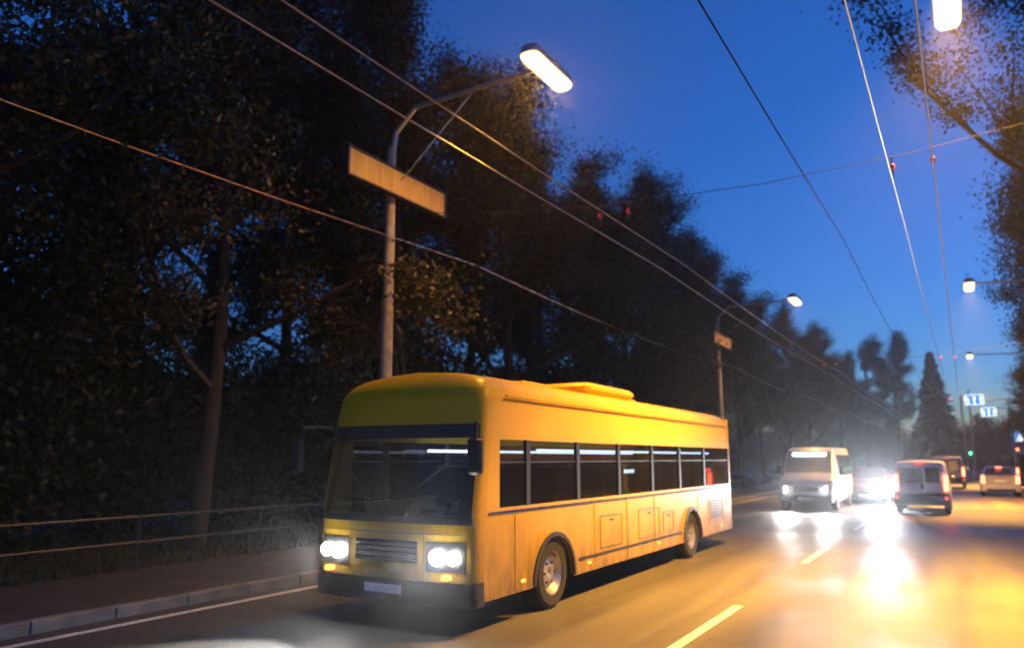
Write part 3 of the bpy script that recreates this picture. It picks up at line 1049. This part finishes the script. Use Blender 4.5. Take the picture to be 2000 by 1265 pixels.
def make_car(loc):
    B = empty('oncoming_car', loc)
    tag(B, 'oncoming car behind two dazzling white headlights left of the white van', 'car')
    st = [(0, .25, .4, .60, .68, .70, .74, .62), (.12, .20, .4, .66, .76, .82, .84, .72), (1.0, .18, .4, .78, .92, .84, .87, .76), (1.15, .18, .4, .84, .98, .84, .87, .76), (1.85, .18, .4, .9, 1.40, .84, .87, .64), (2.4, .18, .4, .9, 1.44, .84, .87, .64),
          (3.2, .18, .4, .9, 1.38, .84, .87, .64), (3.8, .18, .4, .9, 1.02, .84, .87, .72), (4.3, .25, .4, .85, .95, .80, .83, .70)]
    MB().loft([ring_at(*s) for s in st]).build('body', 'dark', B, True, 40)
    MB().grid(lambda u, v: ((-1 + 2 * u) * (.70 - .10 * v), 1.2 + .6 * v - .03, 1.04 + .38 * v + .03), 10, 5).build('windscreen', 'darkpane', B, True)
    for s in (-1, 1):
        MB().loft([[(s * .58 + .17 * q * math.cos(k * math.pi / 9), dy + .05 * abs(math.cos(k * math.pi / 9)), .64 + .085 * q * math.sin(k * math.pi / 9)) for k in range(18)] for q, dy in ((1, .08), (1, -.01), (.6, -.03), (.1, -.035))]).build('headlight', 'head_b', B, True)
        headlight_beam(B, s * .58, -.10, .64, 750, (.80, .90, 1.0), tilt=0.6, rotz=R(5), size=60)
        wheel(B, s * .76, .85, .31, .2, s)
        wheel(B, s * .76, 3.4, .31, .2, s)
        MB().box(s * .96 - .09, s * .96 + .09, 1.45, 1.52, .98, 1.1, .03).build('mirror', 'dark', B, True)
    MB().box(-.78, .78, -.06, .1, .26, .46, .04).build('bumper', 'dark', B, True)
    MB().box(-.34, .34, -.03, .03, .52, .64, .02).build('grille', 'black', B)
    MB().box(-.26, .26, -.075, -.063, .30, .41).build('number_plate', 'plate', B)
    return B


make_car((-3.75, 36.0, 0))

# ------------------------------------------------------------------ white van seen from behind
def make_van(loc, name, paint, label, H=1.82, W=.86, L=4.1, tail='tail', split=.12, antenna=True, skirt='black'):
    B = empty(name, loc)
    tag(B, label, 'van')
    st = [(0, .34, .5, 1.0, H - .16, W * .93, W * .95, W * .80), (.05, .30, .5, 1.0, H - .08, W * .98, W * .99, W * .85), (.30, .28, .5, 1.0, H - .04, W, W, W * .87), (2.6, .28, .5, 1.0, H - .03, W, W, W * .87), (3.0, .28, .5, 1.0, H - .22, W, W, W * .85),
          (3.45, .28, .5, .95, 1.12, W, W, W * .84), (L - .1, .28, .45, .8, .92, W * .96, W * .96, W * .8), (L, .34, .45, .7, .8, W * .85, W * .85, W * .7)]
    MB().loft([ring_at(*s, .04) for s in st]).build('body', paint, B, True, 40)
    # two rear doors
    doors = []
    for x0, x1 in ((-W * .80, split - .008), (split + .008, W * .80)):
        zt = H - .20
        d = MB().prism(fillet([(x0, .72, .04), (x1, .72, .04), (x1 - (.05 if x1 > .3 else 0), zt, .05), (x0 + (.05 if x0 < -.3 else 0), zt, .05)], 4), 'y', -.035, -.002).build('rear_door', paint, B, True)
        wx0, wx1 = x0 + .09, x1 - .07
        if x1 > .3:
            wx0, wx1 = x0 + .06, x1 - .10
        fr = rounded('window_seal', 'black', d, wx0 - .02, wx1 + .02, 1.06, H - .25, -.042, -.036, .07)
        rounded('rear_window', 'darkpane', d, wx0, wx1, 1.08, H - .27, -.048, -.043, .06)
        for z in (.86, 1.45):
            xx = x0 if x0 < -.3 else x1
            MB().box(xx - .02, xx + .02, -.055, -.036, z, z + .07, .005).build('hinge', 'black', d)
        doors.append(d)
    MB().box(split - .10, split - .03, -.065, -.036, .84, 1.0, .012).build('door_handle', 'black', doors[0])
    MB().box(-.56, -.56 + .52, -.05, -.037, .84, .95, .003).build('number_plate', 'plate', doors[0])
    MB().tube([(-.35, -.05, 1.09), (-.12, -.06, 1.22), (0.0, -.06, 1.32)], .008, 5).build('wiper', 'black', doors[0])
    # dark bumper and skirt
    MB().loft([[(x, y, z) for x, z in fillet([(-W * q, .30, .06), (W * q, .30, .06), (W * q, .70, .08), (-W * q, .70, .08)], 4)] for y, q in ((-.13, .90), (-.10, .99), (.18, 1.015), (.25, 1.01))]).build('bumper', skirt, B, True)
    MB().box(-.5, .5, -.137, -.128, .46, .50).build('bumper_step', 'black', B)
    for s in (-1, 1):
        t = MB().loft([[(s * W * .905 + x, y, z) for x, z in fillet([(-.065, .80, .02), (.065, .78, .02), (.055, 1.32, .03), (-.045, 1.32, .03)], 3)] for y in (-.045, .06)]).build('tail_light', tail, B, True)
        rounded('reflector', 'tail_dim', B, s * W * .88 - .05, s * W * .88 + .05, .50, .60, -.135, -.10, .02)
        wheel(B, s * (W - .11), .55, .31, .2, s)
        wheel(B, s * (W - .11), 3.2, .31, .2, s)
        MB().box(s * (W + .10) - .08, s * (W + .10) + .08, 2.95, 3.05, 1.05, 1.25, .03).build('mirror', 'black', B, True)
        plate_quad('side_window', 'darkpane', B, [(s * W, 2.0, 1.1), (s * W, 2.85, 1.1), (s * W * .905, 2.65, H - .25), (s * W * .905, 2.0, H - .25)] if s > 0 else [(s * W, 2.85, 1.1), (s * W, 2.0, 1.1), (s * W * .905, 2.0, H - .25), (s * W * .905, 2.65, H - .25)], .012)
        mf = MB().box(s * (W - .11) - .12, s * (W - .11) + .12, .93, .95, .10, .36).build('mudflap', 'black', B)
    MB().box(-.14, .14, -.06, -.03, H - .12, H - .085, .008).build('brake_light', 'tail_dim', B)
    if antenna:
        MB().tube([(.28, 1.9, H), (.30, 1.2, H + .42)], [.006, .003], 5).build('antenna', 'black', B)
        rail = MB()
        for x in (-W * .74, W * .74):
            rail.tube([(x, .5, H + .0), (x, .55, H + .06), (x, 2.3, H + .06), (x, 2.35, H + .0)], .014, 6)
        rail.build('roof_rail', 'darksteel', B, True)
    return B


make_van((-1.42, 30.7, 0), 'white_van', 'white', 'white panel van with dark bumper driving ahead, right of the glaring headlights')
v2 = make_van((-1.0, 57, 0), 'grey_van', 'plum', 'pale grey van with bright brake lights, just beyond the white van', H=2.0, W=.92, split=0.0, antenna=False)

# ------------------------------------------------------------------ silver car seen from behind
def make_hatch(loc):
    B = empty('silver_car', loc)
    tag(B, 'silver hatchback with glowing tail lights in the right lane, under the amber glow', 'car')
    W = .86
    st = [(0, .32, .45, .75, .90, W * .90, W * .93, W * .80), (.08, .26, .45, .8, .98, W * .97, W * .99, W * .86), (.22, .22, .42, .88, 1.06, W, W, W * .80), (.62, .20, .42, .9, 1.40, W, W, W * .70), (1.0, .20, .42, .9, 1.44, W, W, W * .71), (1.9, .20, .42, .9, 1.45, W, W, W * .71),
          (2.7, .20, .42, .9, 1.02, W, W, W * .82), (3.7, .24, .42, .75, .85, W * .96, W * .96, W * .8), (3.9, .30, .42, .6, .7, W * .8, W * .8, W * .7)]
    MB().loft([ring_at(*s, .04) for s in st]).build('body', 'silver', B, True, 40)
    tg = MB().prism(fillet([(-.62, .60, .05), (.62, .60, .05), (.66, .98, .05), (-.66, .98, .05)], 4), 'y', -.02, .10).build('tailgate', 'silver', B, True)
    MB().grid(lambda u, v: ((-1 + 2 * u) * (.64 - .08 * v), .16 + .42 * v - .03, 1.06 + .33 * v + .03), 10, 5).build('rear_window', 'darkpane', B, True)
    MB().box(-.26, .26, -.032, -.021, .72, .83, .002).build('number_plate', 'plate', tg)
    MB().box(-.36, .36, -.034, -.021, .86, .885, .004).build('tailgate_trim', 'chrome', tg)
    MB().box(-.16, .16, -.028, -.022, .80 + .17, .80 + .19).build('handle_recess', 'black', tg)
    MB().loft([[(x, y, z) for x, z in fillet([(-W * q, .27, .06), (W * q, .27, .06), (W * q, .58, .08), (-W * q, .58, .08)], 4)] for y, q in ((-.09, .88), (-.06, .98), (.2, 1.01), (.28, 1.0))]).build('bumper', 'silver', B, True)
    MB().box(-.62, .62, -.10, -.085, .27, .38, .01).build('bumper_valance', 'black', B)
    for s in (-1, 1):
        MB().loft([[(s * W * .865 + x * k, y + .18 * max(0, (z - .85)), z) for x, z in fillet([(-.09, .66, .03), (.09, .66, .03), (.07, 1.04, .04), (-.05, 1.04, .04)], 3)] for y, k in ((-.035, 1), (.12, 1))]).build('tail_light', 'tail', B, True)
        wheel(B, s * (W - .10), .70, .30, .2, s)
        wheel(B, s * (W - .10), 3.15, .30, .2, s)
        MB().box(s * (W + .09) - .08, s * (W + .09) + .08, 2.45, 2.52, .98, 1.1, .03).build('mirror', 'silver', B, True)
        plate_quad('side_window', 'darkpane', B, [(s * W, .95, .95), (s * W, 2.5, .95), (s * W * .74, 2.05, 1.36), (s * W * .74, 1.0, 1.36)] if s > 0 else [(s * W, 2.5, .95), (s * W, .95, .95), (s * W * .74, 1.0, 1.36), (s * W * .74, 2.05, 1.36)], .012)
    MB().box(-.13, .13, .58, .62, 1.42, 1.45, .006).build('brake_light', 'tail', B)
    return B


make_hatch((1.42, 46.3, 0))
make_van((3.45, 54.5, 0), 'dark_van', 'dark', 'dark van with red lights cut by the right picture edge', H=2.25, W=.95, L=4.6, split=0, antenna=False)

# ------------------------------------------------------------------ signs, signals, poles by the island
def arrow(kind, cx, z0, h):
    """white arrow outlines in (x, z): straight, left or right turn"""
    if kind == 's':
        return [(cx - .035, z0), (cx + .035, z0), (cx + .035, z0 + h * .62), (cx + .10, z0 + h * .62), (cx, z0 + h), (cx - .10, z0 + h * .62), (cx - .035, z0 + h * .62)]
    m = -1 if kind == 'l' else 1
    p = [(.05, 0), (.05, h * .62), (-.02, h * .80), (-.06, h * .80), (-.06, h * 1.0), (-.18, h * .70), (-.06, h * .44), (-.06, h * .60), (-.03, h * .58), (-.02, h * .5), (-.02, 0)]
    q = [(cx - m * x * 1.0, z0 + z) if kind == 'r' else (cx + x, z0 + z) for x, z in p]
    return q if kind == 'l' else list(reversed(q))


def lane_sign(name, loc, wd, ht, arrows, label, rz=0.0):
    B = empty(name, loc, rz)
    tag(B, label, 'road sign', 'blue overhead lane signs')
    MB().prism(fillet([(0, 0, .06), (wd, 0, .06), (wd, ht, .06), (0, ht, .06)], 4), 'y', 0, .06).build('sign_box', 'steel', B)
    MB().prism(fillet([(.01, .01, .06), (wd - .01, .01, .06), (wd - .01, ht - .01, .06), (.01, ht - .01, .06)], 4), 'y', -.004, -.001).build('border', 'sign_white', B)
    MB().prism(fillet([(.045, .045, .05), (wd - .045, .045, .05), (wd - .045, ht - .045, .05), (.045, ht - .045, .05)], 4), 'y', -.008, -.005).build('face', 'sign_blue', B)
    n = len(arrows)
    for i, a in enumerate(arrows):
        MB().prism(arrow(a, wd * (i + .5) / n, ht * .12, ht * .72), 'y', -.012, -.009).build('arrow', 'sign_white', B)
    return B


lane_sign('lane_sign', (0.30, 59.9, 5.38), 1.12, .70, 'lss', 'larger blue lane sign with white arrows hanging above the road')
lane_sign('lane_sign', (1.36, 69.9, 5.06), 1.04, .68, 'lsr', 'smaller blue lane sign with three arrows, lower right of the larger one')
for y, x0, x1, lab in ((60, .2, 1.5, 'larger lane sign'), (70, 1.2, 2.5, 'smaller lane sign')):
    p = empty('sign_gantry', (PR + .1, y, .12))
    tag(p, f'steel post with a long arm carrying the {lab}', 'gantry', 'posts of the lane signs')
    MB().tube([(0, 0, 0), (0, 0, 6.0)], [.09, .07], 10).build('post', 'steel', p, True)
    MB().tube([(0, 0, 5.6), (x0 - PR - .1, 0, 5.6)], .04, 8).build('arm', 'steel', p, True)
    p.location.y += .13

# crossing sign at the right edge
B = empty('crossing_sign', (2.72, 50, .0))
B.location = (5.3, 100.0, .12)
tag(B, 'square pale blue sign at the right picture edge', 'road sign')
MB().tube([(0, 0, 0), (0, 0, 4.9)], .04, 8).build('post', 'steel', B, True)
MB().box(-.5, .5, -.07, -.045, 3.4, 4.7, .008).build('plate', 'sign_blue', B)
MB().prism([(-.38, 3.55), (.38, 3.55), (0, 4.35)], 'y', -.075, -.071).build('triangle', 'sign_white', B)

# island poles and green signal
for x, y, h, lab in ((.12, 76, 7.0, 'left slim grey pole standing on the traffic island'), (.72, 79, 7.6, 'right slim grey pole standing on the traffic island')):
    p = empty('island_pole', (x, y, .17))
    tag(p, lab, 'pole', 'poles on the traffic island')
    MB().tube([(0, 0, 0), (0, 0, h)], [.10, .07], 10).build('shaft', 'concrete', p, True)
    MB().lathe_z([(0, .17), (.2, .17), (.26, .11)], 12).build('base_collar', 'concrete', p, True)
p = empty('traffic_light', (.42, 75, .17))
tag(p, 'traffic light showing green on the traffic island', 'traffic light')
MB().tube([(0, 0, 0), (0, 0, 2.9)], .05, 8).build('post', 'darksteel', p, True)
hd = MB().box(-.16, .16, -.20, -.05, 1.95, 2.95, .03).build('signal_head', 'black', p, True)
for z, m in ((2.13, 'green'), (2.45, 'off'), (2.77, 'off')):
    MB().prism([(.11 * math.cos(k * math.pi / 8), z + .11 * math.sin(k * math.pi / 8)) for k in range(16)], 'y', -.215, -.202).build('signal_lens', m, hd)
    vis = MB()
    vis.loft([[(.125 * math.cos(math.pi * k / 8), y, z + .125 * math.sin(math.pi * k / 8)) for k in range(9)] + [(.115 * math.cos(math.pi * k / 8), y, z + .115 * math.sin(math.pi * k / 8)) for k in reversed(range(9))] for y in (-.36, -.20)])
    vis.build('visor', 'black', hd)
p = empty('traffic_light', (4.6, 92, .12))
p.location = (5.25, 106, .12)
tag(p, 'traffic light showing red at the right picture edge', 'traffic light')
MB().tube([(0, 0, 0), (0, 0, 3.0)], .05, 8).build('post', 'darksteel', p, True)
hd = MB().box(-.18, .18, -.20, -.05, 1.85, 2.95, .03).build('signal_head', 'black', p, True)
for z, m in ((2.05, 'off'), (2.40, 'off'), (2.75, 'tail')):
    MB().prism([(.13 * math.cos(k * math.pi / 8), z + .13 * math.sin(k * math.pi / 8)) for k in range(16)], 'y', -.215, -.202).build('signal_lens', m, hd)

# far right utility poles
for x, y, h, lab in ((4.6 + 1.0, 98, 8.2, 'dark utility pole near the right edge with its top against the sky'), (5.6, 122, 9.3, 'thin farther utility pole left of the dark one at the right edge')):
    p = empty('utility_pole', (x, y, .12))
    tag(p, lab, 'pole', 'utility poles at the far right')
    MB().tube([(0, 0, 0), (0, 0, h)], [.16, .10], 10).build('shaft', 'concrete', p, True)
    MB().box(-.7, .7, -.05, .05, h - .5, h - .4).build('crossarm', 'darksteel', p)
    for xx in (-.6, 0, .6):
        MB().lathe_z([(h - .4, .03), (h - .3, .05), (h - .22, .02)], 8, xx, 0).build('insulator', 'plate', p, True)

# low rail along the left pavement
fr = empty('guard_rail', (-11.6, 0, .12))
tag(fr, 'low grey metal rail along the back of the left pavement', 'railing')
for z in (.45, .85):
    MB().tube([(0, -2, z), (0, 30, z), (0, 62, z)], .025, 6).build('rail', 'darksteel', fr, True)
ps = None
for k in range(26):
    if ps is None:
        ps = MB().tube([(0, 0, 0), (0, 0, .9)], .03, 6).build('rail_post', 'darksteel', fr, True)
        c = ps
    else:
        c = ps.copy()
        COL.objects.link(c)
        c.parent = fr
    c.location = (0, -2 + 2.5 * k, 0)

# ------------------------------------------------------------------ evening haze
hz = MB().box(-260, 260, -120, 240, -1.2, 45).build('haze', 'soil')
hm = bpy.data.materials.new('haze_air')
hm.use_nodes = True
ht = hm.node_tree
ht.nodes.remove(ht.nodes['Principled BSDF'])
pv = ht.nodes.new('ShaderNodeVolumePrincipled')
pv.inputs['Color'].default_value = (0.85, 0.87, 0.9, 1)
pv.inputs['Density'].default_value = 0.0013
pv.inputs['Anisotropy'].default_value = 0.86
ht.links.new(pv.outputs[0], ht.nodes['Material Output'].inputs['Volume'])
hz.data.materials.clear()
hz.data.materials.append(hm)
tag(hz, 'thin evening haze glowing around the lamps', 'haze', kind='stuff')
